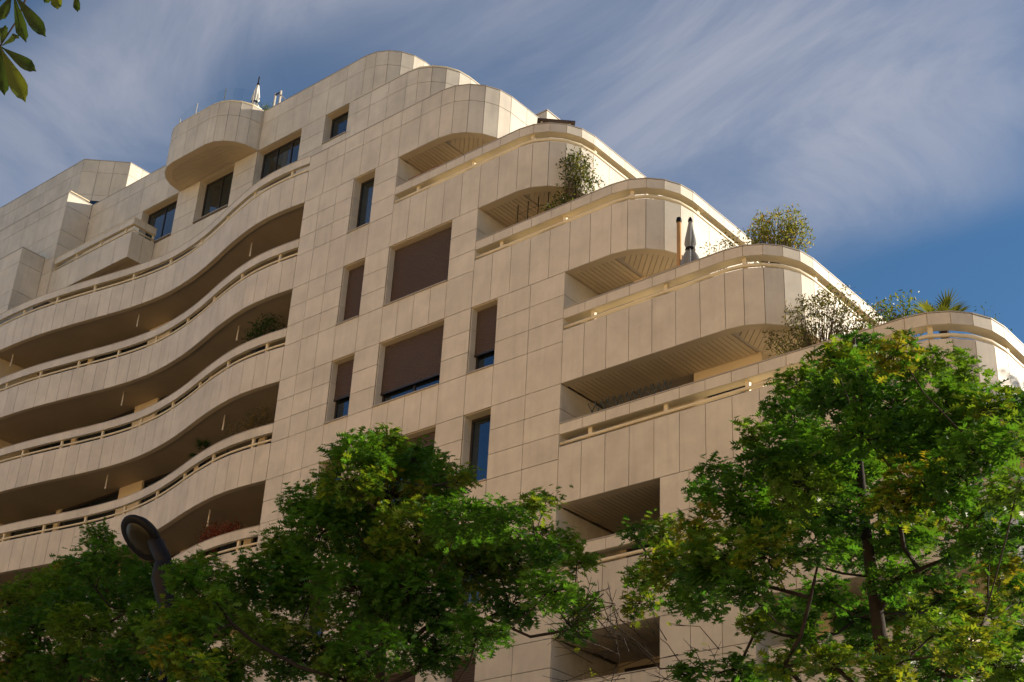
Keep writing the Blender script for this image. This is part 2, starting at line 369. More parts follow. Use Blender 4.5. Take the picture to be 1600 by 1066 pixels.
def loggia_row(B):
    """the set-back flat wall between balcony floor B-2.8 and soffit B"""
    z0, z1 = B-2.56, B+.05
    b = MB()
    for xa, xb in ((-27.96, -25.2), (-22.6, -22.35), (-19.25, -18.1), (-15.6, -15.3), (-12.8, -12.5), (-10.1, -9.46)): b.box(xa, xb, 2.2, 2.42, z0, z1)
    b.box(-25.35, -25.2, wave(-25.3)+.2, 2.2, z0, z1-.01)
    w = b.obj('loggia_wall', 'render_cream', BLD)
    for xa, xb in ((-25.2, -22.6), (-22.35, -19.25), (-18.1, -15.6), (-15.3, -12.8), (-12.5, -10.1)):
        k = ('door', round(xb-xa, 2))
        if k not in _cache:
            f = MB(); W = xb-xa
            f.box(0, W, 0, .06, 2.52, 2.6); f.box(0, W, 0, .06, 0, .08)
            for x in (0, W/2-.04, W-.07): f.box(x, x+.07, -.003, .057, .01, 2.59)
            _cache[k] = f.mesh('loggia_door', 'dark_frame')
        d = link('loggia_door', _cache[k], BLD, (xa, 2.27, z0))
        for x in ((xb-xa)*.25, (xb-xa)*.75): link('pane', box_mesh((xb-xa)/2-.08, .012, 2.45, 'window_glass'), d, (x, .03, .06))
    for i, (x, d) in enumerate(WPIPE):
        k = 'pipe'
        if k not in _cache:
            t = MB(); t.tube([(0, 0, .05), (0, 0, -.36), (.01, -.01, -.42)], [.022, .022, .03], 8); _cache[k] = t.mesh('drain_spout', 'pale_pipe', True)
        link('drain_spout', _cache[k], BLD, (x, wave(x)+d, B))
for B in BL[:7]:
    wavy(B); loggia_row(B)

# ---------------------------------------------------------------- rounded terraces on the right
def cap_ring(b, path, z, d=.22): ribbon(b, path, -.01, d, z, z+.022)
def soffit_boards(o, xs, xdeep, xe, y0, yend, z):
    """boards hung under a terrace: across the front, on the slant at the corner, across the return"""
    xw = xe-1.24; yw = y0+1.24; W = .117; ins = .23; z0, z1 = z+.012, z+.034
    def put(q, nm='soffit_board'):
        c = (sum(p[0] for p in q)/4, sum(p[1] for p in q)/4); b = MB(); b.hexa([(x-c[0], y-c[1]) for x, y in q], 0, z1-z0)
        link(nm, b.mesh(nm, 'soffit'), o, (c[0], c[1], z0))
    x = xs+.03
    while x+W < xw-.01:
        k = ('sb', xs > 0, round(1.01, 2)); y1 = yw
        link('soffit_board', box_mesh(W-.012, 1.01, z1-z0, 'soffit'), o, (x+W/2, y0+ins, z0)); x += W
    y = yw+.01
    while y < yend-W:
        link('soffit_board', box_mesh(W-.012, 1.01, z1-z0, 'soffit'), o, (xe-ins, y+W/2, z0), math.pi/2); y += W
    # corner: direction (1,-1) from the inner edges to the inset curve
    R = 1.3-ins; cx, cy = xe-1.3, y0+1.3; d = Vector((1, -1)).normalized(); n = Vector((1, 1)).normalized(); org = Vector((xw, yw))
    def ends(t):
        p = org+n*t if True else 0
        # inner end: on x=xw (t<0) or y=yw (t>0)
        a = Vector((xw, yw+t*math.sqrt(2))) if t < 0 else Vector((xw+t*math.sqrt(2), yw))
        lo, hi = 0.0, 3.0
        for _ in range(40):
            m = (lo+hi)/2; q = a+d*m
            if q.x <= cx: ok = q.y >= y0+ins
            elif q.y >= cy: ok = q.x <= xe-ins
            else: ok = (q.x-cx)**2+(q.y-cy)**2 <= R*R
            lo, hi = (m, hi) if ok else (lo, m)
        return a, a+d*lo
    t = -.70
    while t < .70:
        a0, b0 = ends(t+.006); a1, b1 = ends(t+W-.006)
        if (b0-a0).length > .04 and (b1-a1).length > .04: put([tuple(a0), tuple(b0), tuple(b1), tuple(a1)])
        t += W
def terrace(B, xs, xe, y1=9.0, gaps=None, soffit=True, xdeep=None, wide=.6):
    path = corner_path(xs, xe, 0, y1, wide)
    segs = gaps or [(xs, None)]
    b = MB(); ribbon(b, path, .022, .14, B+.03, B+1.292)
    b.mi = 1; ribbon(b, path, .018, .16, B+1.292, B+1.312)
    cps = []
    for xa, xb in segs:
        if xb is None: cps.append([p for p in path if p[0] >= xa-.01 or p[1] > .01] if xa > xs else path)
        else: cps.append([(x, 0.0) for x in split(xa, xb, wide)])
    for cp in cps:
        b.mi = 2; ribbon(b, cp, .024, .25, B+1.594, B+1.832)
        b.mi = 3; cap_ring(b, cp, B+1.835, .26)
    b.mi = 4; f = offset(path, .06); b.poly(f+[(xs, y1)], B+.05, B+.26)
    b.mi = 5; ribbon(b, path, .031, .23, B+.006, B+.05)
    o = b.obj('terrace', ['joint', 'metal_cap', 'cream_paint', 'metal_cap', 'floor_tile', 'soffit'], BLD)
    for p, q in zip(path, path[1:]): panel(o, p, q, B, B+1.3, 'parapet_panel')
    for cp in cps:
        for p, q in zip(cp, cp[1:]): panel(o, p, q, B+1.59, B+1.835, 'coping_panel')
        rail_and_posts(o, cp, B+1.40, .042, .065, B+1.31, B+1.6, 1.9, .09, .16, .75, .09)
    if soffit: soffit_boards(o, xs, xdeep, xe, 0.0, y1-.5, B)
    return o
terrace(21.56, -5.82, -.3, xdeep=-4.8); terrace(18.76, -2.8, 2.56, xdeep=-1.8); terrace(15.96, 0.0, 5.45, xdeep=2.57)
terrace(13.16, 0.0, 9.2, xdeep=2.57); G = [(0.0, 2.57), (4.62, None)]
terrace(10.36, 0.0, 9.2, gaps=G, xdeep=2.57); terrace(7.56, 0.0, 9.2, gaps=G, xdeep=2.57); terrace(4.76, 0.0, 9.2, gaps=G, xdeep=2.57)

def rounded_wall(name, x0, xe, y0, rows, y1, zb, wide, top):
    path = corner_path(x0, xe, y0, y1, wide); b = MB()
    ribbon(b, path, .022, .2, zb+.03, top-.004); b.mi = 1; cap_ring(b, path, top-.002)
    o = b.obj(name, ['joint', 'metal_cap'], BLD)
    for z0, z1 in rows:
        for p, q in zip(path, path[1:]): panel(o, p, q, z0, z1, 'wall_panel')
    return o, path
# band that rounds the corner above the upper loggia
r2, p2 = rounded_wall('roof_parapet', -9.46, -3.1, 0.0, [(24.36, 25.39), (25.39, 25.9)], 9.0, 24.364, .76, 25.9)
b = MB(); f = offset(p2, .06); b.poly(f+[(-9.46, 9.0)], 24.41, 24.62); b.mi = 1; ribbon(b, p2, .031, .23, 24.366, 24.41); b.obj('terrace_slab', ['floor_tile', 'soffit'], r2)
soffit_boards(r2, -5.82, -4.8, -3.1, 0.0, 8.0, 24.36)
r1, p1 = rounded_wall('upper_parapet', -9.43, -5.93, 1.3, [(24.62, 25.6), (25.6, 26.6), (26.6, 27.15), (27.15, 28.18), (28.18, 28.7)], 9.0, 24.6, .76, 28.7)
b = MB(); b.tube([(x, y, 28.8) for x, y in offset(p1, .08)], .03, 8); b.obj('rail', 'cream_paint', r1, smooth=True)
b = MB(); b.poly(offset(p1, .06)+[(-9.43, 9.0)], 27.3, 27.5); b.obj('terrace_slab', 'floor_tile', r1)

# set-back upper wall with its windows
UY = 2.35
def upper_wall():
    path = corner_path(-24.78, -9.05, UY, 9.0, .82)
    b = MB(); top = 31.55
    wins = [(-21.31, -19.31, 28.24), (-18.14, -16.34, 28.24), (-15.2, -13.05, 28.24), (-11.94, -10.87, 28.79)]
    ribbon(b, path, .022, .3, 29.95, top-.004); b.mi = 1; cap_ring(b, path, top-.002); b.mi = 0
    cur = [p for p in path if p[0] >= -10.36]
    ribbon(b, cur, .022, .3, 24.6, 29.95)
    b.box(-24.78, -10.35, UY+.022, UY+.34, 24.6, 28.18)
    edges = [-24.78]+[e for w in wins for e in w[:2]]+[-10.35]
    for i in range(0, len(edges), 2): b.box(edges[i], edges[i+1], UY+.022, UY+.34, 28.18, 29.95)
    for xa, xb, z0 in wins: b.box(xa, xb, UY+.022, UY+.34, 28.18, z0)
    o = b.obj('upper_wall', ['joint', 'metal_cap'], BLD)
    for z0, z1 in ((29.95, 31.0), (31.0, 31.55)):
        for p, q in zip(path, path[1:]): panel(o, p, q, z0, z1, 'wall_panel')
    for p, q in zip(cur, cur[1:]):
        for z0, z1 in ((27.15, 28.9), (28.9, 29.95)): panel(o, p, q, z0, z1, 'wall_panel')
    for i in range(0, len(edges), 2):
        xs = split(edges[i], edges[i+1], .95)
        for xa, xb in zip(xs, xs[1:]):
            for k in range(3): panel(o, (xa, UY), (xb, UY), 28.18+.59*k, 28.77+.59*k, 'wall_panel')
    xs = split(-24.78, -10.35, .9)
    for xa, xb in zip(xs, xs[1:]): panel(o, (xa, UY), (xb, UY), 27.15, 28.18, 'wall_panel')
    for xa, xb, z0 in wins[3:]: panel(o, (xa, UY), (xb, UY), 28.18, z0, 'wall_panel')
    for (xa, xb, z0), n in zip(wins, (2, 2, 3, 1)): window_unit(BLD, xa, xb, z0+.01, 29.95, UY, panes=n, rows=2)
    return o
up = upper_wall()

# rounded bay hanging over the set-back windows
def bay():
    p = [(-19.25, 2.34)]
    for k in range(0, 6):
        a = math.radians(18*k); p.append((-18.05-1.2*math.cos(a), 2.26-1.2*math.sin(a)))
    p += [(x, 1.06) for x in split(-18.05, -16.38, .56)[1:]]
    for k in range(1, 6):
        a = math.radians(18*k); p.append((-16.38+1.2*math.sin(a), 2.26-1.2*math.cos(a)))
    p.append((-15.18, 2.34))
    b = MB(); ribbon(b, p, .022, .18, 29.98, 31.546); b.mi = 1; cap_ring(b, p, 31.55, .2)
    b.mi = 2; b.poly(offset(p, .06), 30.0, 30.2); ribbon(b, p, .031, .26, 29.956, 30.0)
    o = b.obj('bay', ['joint', 'cream_paint', 'soffit'], BLD)
    for z0, z1 in ((29.95, 31.0), (31.0, 31.55)):
        for q, r in zip(p, p[1:]): panel(o, q, r, z0, z1, 'wall_panel', gap=GAP if math.dist(q, r) > .2 else .001)
    y = 1.06+.27; R = 1.2-.27
    while y < 2.3:
        ya, yb = y+.006, y+.094
        def ext(yy): return math.sqrt(max(0.0, R*R-max(0, 2.26-yy)**2))
        ea, eb = ext(ya), ext(yb); q = [(-18.05-ea, ya), (-16.38+ea, ya), (-16.38+eb, yb), (-18.05-eb, yb)]
        m = MB(); m.hexa(q, 29.965, 29.99); m.obj('soffit_board', 'soffit', o); y += .1
    t = MB(); t.tube([(x, y, 31.66) for x, y in offset(p[1:-1], .1)], .028, 8); t.obj('rail', 'cream_paint', o, smooth=True)
    g = offset(p, .16)
    for i in range(4, len(g)-2, 2):
        m = MB(); m.hexa([g[i], g[i+1], (g[i+1][0], g[i+1][1]+.012), (g[i][0], g[i][1]+.012)], 31.58, 32.25); m.obj('glass_pane', 'clear_glass', o)
        m = MB(); m.hexa([g[i+1], g[i+2], (g[i+2][0], g[i+2][1]+.012), (g[i+1][0], g[i+1][1]+.012)], 31.58, 32.25); m.obj('glass_pane', 'clear_glass', o)
    for i in (4, 7, 10, 13):
        if i < len(g): m = MB(); m.tube([(g[i][0], g[i][1]+.03, 31.56), (g[i][0], g[i][1]+.03, 32.28)], .018, 6); m.obj('post', 'metal_cap', o)
bay()

# square balcony and the stepped blocks at the far left
def plain_wall(name, path, rows, zb, top, wide=1.0, capmat='metal_cap'):
    fine = [path[0]]
    for a, c in zip(path, path[1:]):
        n = max(1, round(math.hypot(c[0]-a[0], c[1]-a[1])/wide)); fine += [(a[0]+(c[0]-a[0])*i/n, a[1]+(c[1]-a[1])*i/n) for i in range(1, n+1)]
    b = MB(); ribbon(b, path, .022, .25, zb, top-.004); b.mi = 1; ribbon(b, path, -.01, .26, top-.002, top+.03)
    o = b.obj(name, ['joint', capmat], BLD)
    for z0, z1 in rows:
        for p, q in zip(fine, fine[1:]):
            if max(p[0], q[0]) > -37: panel(o, p, q, z0, z1, 'wall_panel')
    return o
def box_balcony():
    B = 27.15; path = [(-25.33, 1.38), (-20.16, 1.38), (-20.16, 2.33)]
    b = MB(); ribbon(b, path, .022, .14, B+.03, B+1.03); b.mi = 1; ribbon(b, path, .024, .12, B+1.334, B+1.572); ribbon(b, path, -.008, .21, B+1.576, B+1.596)
    b.mi = 2; b.box(-25.33, -20.25, 1.46, 2.34, B+.03, B+.25); ribbon(b, path, .031, .2, B+.006, B+.03)
    o = b.obj('box_balcony', ['joint', 'cream_paint', 'soffit'], BLD)
    xs = split(-25.33, -20.16, .86)
    for z0, z1, n in ((B, B+1.03, 'parapet_panel'), (B+1.33, B+1.575, 'coping_panel')):
        for xa, xb in zip(xs, xs[1:]): panel(o, (xa, 1.38), (xb, 1.38), z0, z1, n)
        for ya, yb in ((1.38, 1.855), (1.855, 2.33)): panel(o, (-20.16, ya), (-20.16, yb), z0, z1, n)
    rail_and_posts(o, path, B+1.145, .03, .06, B+1.03, B+1.335, 1.42, .06, .12, .4)
box_balcony()
R31 = [(27.0, 27.59), (27.59, 28.18), (28.18, 28.77), (28.77, 29.36), (29.36, 29.95), (29.95, 31.0), (31.0, 31.55)]
plain_wall('stepped_wall', [(-40, 1.3), (-24.78, 1.3), (-24.78, 2.34)], R31, 24.6, 31.55, .9)
plain_wall('stepped_wall', [(-40, .35), (-25.37, .35), (-25.37, 1.29)], [(24.8, 25.38), (25.38, 25.97), (25.97, 26.56), (26.56, 27.15), (27.15, 28.3), (28.3, 28.9)], 24.6, 28.9, .8)
o = plain_wall('stepped_wall', [(-40, 2.45), (-26.3, 2.45), (-25.0, 3.68), (-25.0, 9.0)], [(31.5, 32.75), (32.75, 33.8), (33.8, 34.35)], 31.4, 34.35, .62)
a = math.atan2(1.23, 1.3); d = Vector((math.cos(a), math.sin(a), 0)); s0 = Vector((-26.3, 2.45, 0))+d*.42
f = MB(); f.box(0, 1.2, -.03, .04, 0, .85); w = f.obj('window', 'dark_frame', BLD, loc=(s0.x, s0.y, 31.62), rz=a)
link('pane', box_mesh(1.1, .01, .76, 'window_glass'), w, (.6, -.038, .04))
b = MB(); b.tube([(-24.8, 1.35, 31.66), (-24.8, 2.2, 31.66)], .03, 8); b.obj('rail', 'cream_paint', BLD)

# flats behind the terraces: cream walls 1.24 m back, deeper beside the side wall
def flat(B, xs, xd, xw, glazed=False, ymax=9.0):
    z0, z1 = B-2.54, B+.05; b = MB()
    hd = B-(.10 if glazed else .36)                                                  # head of the doors
    doors = []
    y = 1.24
    def wall_with_doors(xa, xb):
        n = max(1, int((xb-xa)/2.4)); w = (xb-xa)/n
        for i in range(n):
            l = xa+i*w; dw = w-.3 if glazed else min(1.7, w-.5)
            if dw < .6: b.box(l, l+w, y, y+.25, z0, z1); continue
            m0 = l+(w-dw)/2; b.box(l, m0, y, y+.25, z0, z1); b.box(m0+dw, l+w, y, y+.25, z0, z1); b.box(m0, m0+dw, y, y+.25, hd, z1); doors.append((m0, dw))
    wall_with_doors(xd, xw)
    b.box(xw-.25, xw-.001, 1.49, ymax-.2, z0, z1)
    b.box(xd, xd+.2, 1.49, 2.45, z0, z1); b.box(xs, xd, 2.2, 2.45, z0, z1)
    o = b.obj('flat_wall', 'render_cream', BLD)
    for m0, dw in doors:
        f = MB(); f.box(m0, m0+dw, 1.36, 1.41, hd-.07, hd); f.box(m0, m0+dw, 1.36, 1.41, z0, z0+.08)
        for x in (m0, m0+dw/2-.03, m0+dw-.06): f.box(x, x+.06, 1.358, 1.408, z0+.01, hd-.01)
        dd = f.obj('terrace_door', 'dark_frame', BLD)
        for x in (.25, .75): link('pane', box_mesh(dw/2-.08, .012, hd-z0-.12, 'window_glass'), dd, (m0+dw*x, 1.39, z0+.06))
    if xd-xs > .9:
        f = MB(); W = xd-xs-.3; f.box(xs+.2, xs+.2+W, 2.15, 2.198, hd-.08, hd); f.box(xs+.2, xs+.27, 2.152, 2.196, z0, hd); f.box(xs+.2+W/2, xs+.27+W/2, 2.152, 2.196, z0, hd)
        dd = f.obj('loggia_door', 'dark_frame', BLD); link('pane', box_mesh(W-.05, .02, hd-z0-.1, 'window_glass'), dd, (xs+.2+W/2, 2.165, z0+.03))
    for k in (-1, 0, 1, 2):                                     # stone side wall of the loggia
        for ya, yb in ((PT, 1.05), (1.05, 2.2)): panel(o, (xs, ya), (xs, yb), B-1.77+.59*k, B-1.18+.59*k, 'side_panel')
    b = MB(); b.box(xs-.2, xs-.022, .34, 2.3, z0, z1-.05); b.obj('side_wall', 'joint', o)
flat(24.36, -5.82, -5.0, -4.34); flat(21.56, -2.8, -1.9, -1.54); flat(18.76, 0.0, 1.0, 1.32); flat(15.96, 0.0, 2.57, 4.21)
for B in (13.16, 10.36, 7.56, 4.76):
    flat(B, 0.0, 2.57, 7.96, True)
    z0, z1 = B-1.5, B
    b = MB(); b.box(2.57, 4.585, .022, 1.22, B-2.5, B-.001); o = b.obj('pier_wall', 'joint', BLD)
    for xa, xb in ((2.57, 3.25), (3.25, 3.93), (3.93, 4.62)):
        for za, zb in ((B-1.5, B-.8), (B-.8, B)): panel(o, (xa, 0), (xb, 0), za, zb, 'wall_panel')
    for za, zb in ((B-1.5, B-.8), (B-.8, B)): panel(o, (4.62, 0.03), (4.62, 1.2), za, zb, 'wall_panel')

# solid core so that no light passes through the block
b = MB()
b.box(-9.46, -5.83, .36, 8.9, 0, 24.4); b.box(-5.9, -2.83, 2.5, 8.9, 0, 24.3); b.box(-5.83, -2.83, .36, 8.9, 0, 21.5); b.box(-2.9, -.03, 2.5, 8.9, 0, 21.5); b.box(-2.83, -.23, .36, 8.9, 0, 18.7)
b.box(-40, -9.5, 2.5, 8.9, 0, 24.5); b.box(-40, -27.97, 0.4, 2.5, 0, 24.5)
for B, xw in ((24.36, -4.6), (21.56, -1.8), (18.76, 1.05), (15.96, 3.9), (13.16, 7.7), (10.36, 7.7), (7.56, 7.7), (4.76, 7.7)): b.box(-9.4, xw, 2.6, 8.8, B-2.7, B+.03)
b.box(-39, -10.6, 2.75, 8.8, 24.5, 31.2); b.box(-10.6, -9.4, 3.4, 8.8, 24.5, 31.2); b.box(-39, -26.4, 2.8, 8.8, 31.0, 34.0); b.box(-9.4, -6.6, 2.6, 8.8, 24.7, 28.0)
b.box(-27.9, -9.5, .4, 2.3, 0, 2.0); b.box(0, 7.9, .5, 8.8, 0, 2.2)
b.obj('core', 'render_cream', BLD)
b = MB(); b.box(-7.2, -4.15, 4.0, 6.5, 25.0, 27.6); b.mi = 1; b.box(-7.22, -4.13, 3.98, 6.52, 27.603, 27.64); b.obj('roof_block', ['stone', 'metal_cap'], BLD)

# ---------------------------------------------------------------- foliage
OAK_V = np.array([(0, 0, 0), (1, 0, -.10)]+[(x, s*y, .16*y-.10*x*x) for s in (1, -1) for x, y in ((.26, .30), (.37, .055), (.54, .47), (.60, .065), (.82, .36), (.80, .05))])
def _half(o, flip):
    A, H, Bq, C, D, E, F, Gq = 0, 1, o, o+1, o+2, o+3, o+4, o+5
    t = [(A, Bq, C), (C, D, E), (E, F, Gq), (A, C, H), (C, E, H), (E, Gq, H)]
    return [(a, c, b) for a, b, c in t] if flip else t
OAK_F = np.array(_half(2, False)+_half(8, True))
SIMPLE_V = np.array([(0, 0, 0), (.5, .2, .05), (1, 0, -.05), (.5, -.2, .05)]); SIMPLE_F = np.array([(0, 1, 2), (0, 2, 3)])
BLADE_V = np.array([(0, .02, 0), (0, -.02, 0), (.5, .045, .0), (.5, -.045, 0), (1, 0, -.12)]); BLADE_F = np.array([(0, 1, 3), (0, 3, 2), (2, 3, 4)])
def leaves_mesh(name, P, Dv, Nv, S, T, tv, tf, m='leaf'):
    """P positions, Dv leaf directions, Nv rough normals, S sizes, T colours"""
    P, Dv, Nv, S, T = map(np.asarray, (P, Dv, Nv, S, T)); n = len(P)
    Dv = Dv/np.linalg.norm(Dv, axis=1, keepdims=True); B = np.cross(Nv, Dv); B /= np.linalg.norm(B, axis=1, keepdims=True)+1e-9; Nn = np.cross(Dv, B)
    V = P[:, None]+S[:, None, None]*(tv[None, :, 0:1]*Dv[:, None]+tv[None, :, 1:2]*B[:, None]+tv[None, :, 2:3]*Nn[:, None])
    k = len(tv); F = (tf[None]+(np.arange(n)*k)[:, None, None]).reshape(-1, 3); V = V.reshape(-1, 3)
    me = bpy.data.meshes.new(name); me.vertices.add(len(V)); me.vertices.foreach_set('co', V.ravel())
    me.loops.add(F.size); me.loops.foreach_set('vertex_index', F.ravel().astype(np.int32))
    me.polygons.add(len(F)); me.polygons.foreach_set('loop_start', np.arange(0, F.size, 3, dtype=np.int32)); me.polygons.foreach_set('loop_total', np.full(len(F), 3, dtype=np.int32))
    c = me.attributes.new('tone', 'FLOAT_COLOR', 'POINT'); c.data.foreach_set('color', np.repeat(np.c_[T, np.ones(n)], k, axis=0).ravel())
    me.materials.append(MATS[m]); me.update(); me.validate(); return me

def oak(name, label, base, top_z, clumps, seed, lean=(0, 0), dens=1.0, leaf=.132, r0=.17, yellow=.22, light=None, bare=None, group=None, pale=()):
    rs = np.random.RandomState(seed); root = thing(name, label, 'tree', (base[0], base[1], 0), group)
    # skeleton grown towards the clumps, each joined to the nearest wood below it
    nodes = []; par = []
    apex = Vector((base[0]+lean[0], base[1]+lean[1], top_z))
    for i in range(25):
        t = i/24; nodes.append(Vector((base[0]+lean[0]*t+.10*math.sin(t*7+seed), base[1]+lean[1]*t+.08*math.sin(t*5+1+seed), top_z*t))); par.append(i-1)
    ntr = 25; tips = []
    order = sorted(clumps, key=lambda c: math.hypot(c[0]-base[0]-lean[0]*c[2]/top_z, c[1]-base[1]))
    for (x, y, z, r) in list(order)+list(bare or []):
        c = Vector((x, y, z)); best = None
        for i, nd in enumerate(nodes):
            if nd.z < 2.6: continue
            dv = c-nd; dl = dv.length
            cost = dl+max(0, nd.z+.35*math.hypot(dv.x, dv.y)-z)*1.6-(0.25 if i < ntr else 0)
            if best is None or cost < best[0]: best = (cost, i)
        i = best[1]; a = nodes[i]; L = (c-a).length; n = max(2, int(L/.35)); prev = i
        for k in range(1, n+1):
            t = k/n; q = a.lerp(c, t); q = q+Vector((0, 0, -.10*L*math.sin(math.pi*t)))+Vector(rs.uniform(-.05, .05, 3))
            nodes.append(q); par.append(prev); prev = len(nodes)-1
        tips.append(prev)
    w = [1.0 if i in tips else 0.0 for i in range(len(nodes))]
    for i in range(len(nodes)-1, -1, -1):
        if par[i] >= 0: w[par[i]] += w[i]
    wm = max(w); rad = [max(.008, .066*(max(v, .3)/wm)**.5) for v in w]
    for i in range(ntr): rad[i] = max(rad[i]*.9, r0*(1-.9*i/24)); 
    b = MB(); b.tube([tuple(nd-root.location) for nd in nodes[:ntr]], rad[:ntr], 10); b.obj('trunk', 'bark', root, smooth=True)
    b = MB(); kids = {}
    for i in range(ntr, len(nodes)): kids.setdefault(par[i], []).append(i)
    done = set()
    for i in range(ntr, len(nodes)):
        if i in done: continue
        ch = [par[i], i]; done.add(i)
        while True:
            ks = [k for k in kids.get(ch[-1], []) if k not in done and k == ch[-1]+1]
            if not ks: break
            ch.append(ks[0]); done.add(ks[0])
        b.tube([tuple(nodes[k]-root.location) for k in ch], [min(rad[ch[1]], rad[k]) for k in ch], 6)
    tw = MB(); P = []; D = []; NN = []; S = []; T = []
    tones = np.array([(.050, .140, .018), (.062, .160, .020), (.085, .175, .022), (.040, .118, .018)]); yel = np.array([(.140, .190, .022), (.115, .180, .022), (.175, .185, .024)])
    for ci, (x, y, z, r) in enumerate(order):
        c = np.array((x, y, z)); isy = rs.rand() < yellow or (x, y, z) in pale; base_t = (yel if isy else tones)[rs.randint(3 if isy else 4)]
        if light and light(x, y, z): base_t = base_t*1.15
        r = r*1.12; nt = int(max(8, 82*(r/.5)**2*dens))
        for k in range(nt):
            d = rs.normal(size=3); d /= np.linalg.norm(d); d[2] = d[2]*.8+.1
            e = c+d*r*np.array((1, 1, .78))*rs.uniform(.25, 1.08)**.6
            if k % 2 == 0: tw.tube([tuple(c+(e-c)*.15-np.array(root.location)), tuple((c+e)/2+rs.uniform(-.04, .04, 3)-np.array(root.location)), tuple(e-np.array(root.location))], [.009, .006, .004], 3, False)
            nl = rs.randint(6, 11)
            for q in range(nl):
                a = rs.uniform(0, 2*math.pi); dd = np.array((math.cos(a), math.sin(a), rs.uniform(-.65, .25)))+d*.5
                P.append(e+rs.normal(size=3)*.055); D.append(dd); NN.append(np.array((0, 0, 1))+rs.normal(size=3)*.38); S.append(leaf*rs.uniform(.55, 1.3))
                T.append((tones[rs.randint(4)] if isy and rs.rand() < .4 else base_t)*rs.uniform(.75, 1.35)*np.array((1+rs.uniform(-.15, .15), 1, 1)))
    for (x, y, z, r) in bare or []:
        c = np.array((x, y, z))
        out = c-np.array((base[0], base[1], c[2]-.9)); out /= np.linalg.norm(out)
        for k in range(22):
            a = c+rs.normal(size=3)*r*.28; d = rs.normal(size=3)*.75+out; e = a+d/np.linalg.norm(d)*r*rs.uniform(.5, 1.0); m = (a+e)/2+rs.normal(size=3)*.07
            tw.tube([tuple(p-np.array(root.location)) for p in (a, m, e)], [.008, .006, .003], 3, False)
            for q in range(2):
                g = m+(e-m)*rs.uniform(0, .7); h = g+(d/np.linalg.norm(d)+rs.normal(size=3)*.6)*r*.25; tw.tube([tuple(p-np.array(root.location)) for p in (g, h)], [.005, .003], 3, False)
            if k % 3 == 0: P.append(e); D.append(rs.normal(size=3)); NN.append(np.array((0, 0, 1))+rs.normal(size=3)*.3); S.append(leaf*.8); T.append(yel[0])
    b.obj('limbs', 'bark', root, smooth=True); tw.obj('twigs', 'bark', root, kind='stuff')
    P = np.array(P)-np.array(root.location)
    link('crown', leaves_mesh('crown', P, D, NN, S, T, OAK_V, OAK_F), root)
    return root
MID=[(2.06,-10.3,8.06,0.23),(2.09,-10.4,7.52,0.26),(2.34,-10.3,7.33,0.3),(2.28,-10.5,6.99,0.26),(2.53,-10.3,6.79,0.31),(2.26,-10.0,7.82,0.27),(1.51,-10.2,7.45,0.24),(2.89,-7.72,10.89,0.29),(3.08,-8.26,10.41,0.36),(2.74,-7.0,10.9,0.4),(1.94,-7.86,10.89,0.14),(2.87,-8.33,10.0,0.43),(2.35,-6.96,10.39,0.55),(0.96,-4.5,11.88,0.46),(2.09,-5.1,11.42,0.24),(-1.14,-5.64,11.47,0.44),(1.43,-7.5,9.77,0.5),(1.2,-6.34,10.09,0.63),(3.59,-7.57,9.3,0.56),(4.89,-8.03,9.06,0.44),(5.72,-8.18,8.83,0.32),(5.71,-7.53,9.28,0.23),(4.09,-5.2,10.6,0.13),(-1.48,-5.81,10.64,0.44),(-1.47,-5.93,9.95,0.48),(-0.99,-5.53,9.86,0.63),(2.79,-7.84,8.5,0.56),(3.46,-7.41,8.5,0.61),(3.18,-5.91,9.3,0.6),(3.78,-5.58,9.49,0.48),(4.45,-5.48,9.64,0.31),(5.14,-5.79,9.1,0.25),(6.28,-7.74,7.88,0.33),(5.74,-6.3,8.22,0.25),(3.96,-5.81,8.68,0.41),(0.56,-6.48,8.45,0.54),(3.22,-7.94,7.51,0.5),(3.18,-6.63,7.85,0.48),(5.62,-8.37,7.27,0.35),(5.1,-5.69,8.13,0.22),(-1.62,-5.82,9.2,0.48),(1.91,-6.28,9.7,0.56),(1.77,-7.33,10.13,0.45),(0.64,-4.54,11.57,0.46),(2.9,-6.16,9.64,0.45),(-0.09,-4.71,12.43,0.41),(-1.41,-5.54,10.47,0.46),(4.1,-6.46,9.4,0.38),(3.59,-6.91,8.28,0.42),(1.52,-6.04,8.73,0.52),(0.08,-6.67,8.11,0.42),(2.79,-7.91,7.17,0.41),(5.56,-7.17,8.78,0.25)]
LEFT=[(-8.73,-4.94,12.7,0.35),(-2.24,-8.82,9.67,0.37),(-3.1,-8.67,9.77,0.32),(-8.8,-6.08,11.13,0.48),(-8.07,-6.94,10.48,0.41),(-7.41,-6.35,10.79,0.54),(-5.19,-6.65,10.3,0.56),(-3.03,-7.31,9.71,0.44),(-5.43,-4.39,11.34,0.51),(-0.97,-7.9,8.84,0.45),(-7.18,-6.8,9.85,0.59),(-3.9,-7.92,9.0,0.56),(-5.59,-5.81,9.86,0.49),(-7.62,-6.95,9.31,0.56),(-5.54,-7.13,8.83,0.52),(-3.11,-5.61,9.86,0.51),(-0.98,-6.97,9.55,0.37),(-3.31,-6.22,8.9,0.57),(-3.29,-5.16,9.05,0.51),(-0.36,-7.3,9.71,0.26),(-1.73,-8.74,7.86,0.42),(-1.86,-7.9,7.88,0.43),(-3.43,-5.42,8.66,0.48),(-9.27,-6.27,10.34,0.42),(-4.79,-7.69,9.57,0.48),(1.89,-10.2,8.15,0.23),(-1.61,-8.15,8.77,0.39),(-7.1,-6.64,8.94,0.52),(0.21,-7.42,8.31,0.36),(-7.72,-5.54,11.22,0.47),(-10.12,-5.13,11.21,0.5),(-8.14,-4.14,11.86,0.43),(-8.95,-5.5,11.75,0.31)]
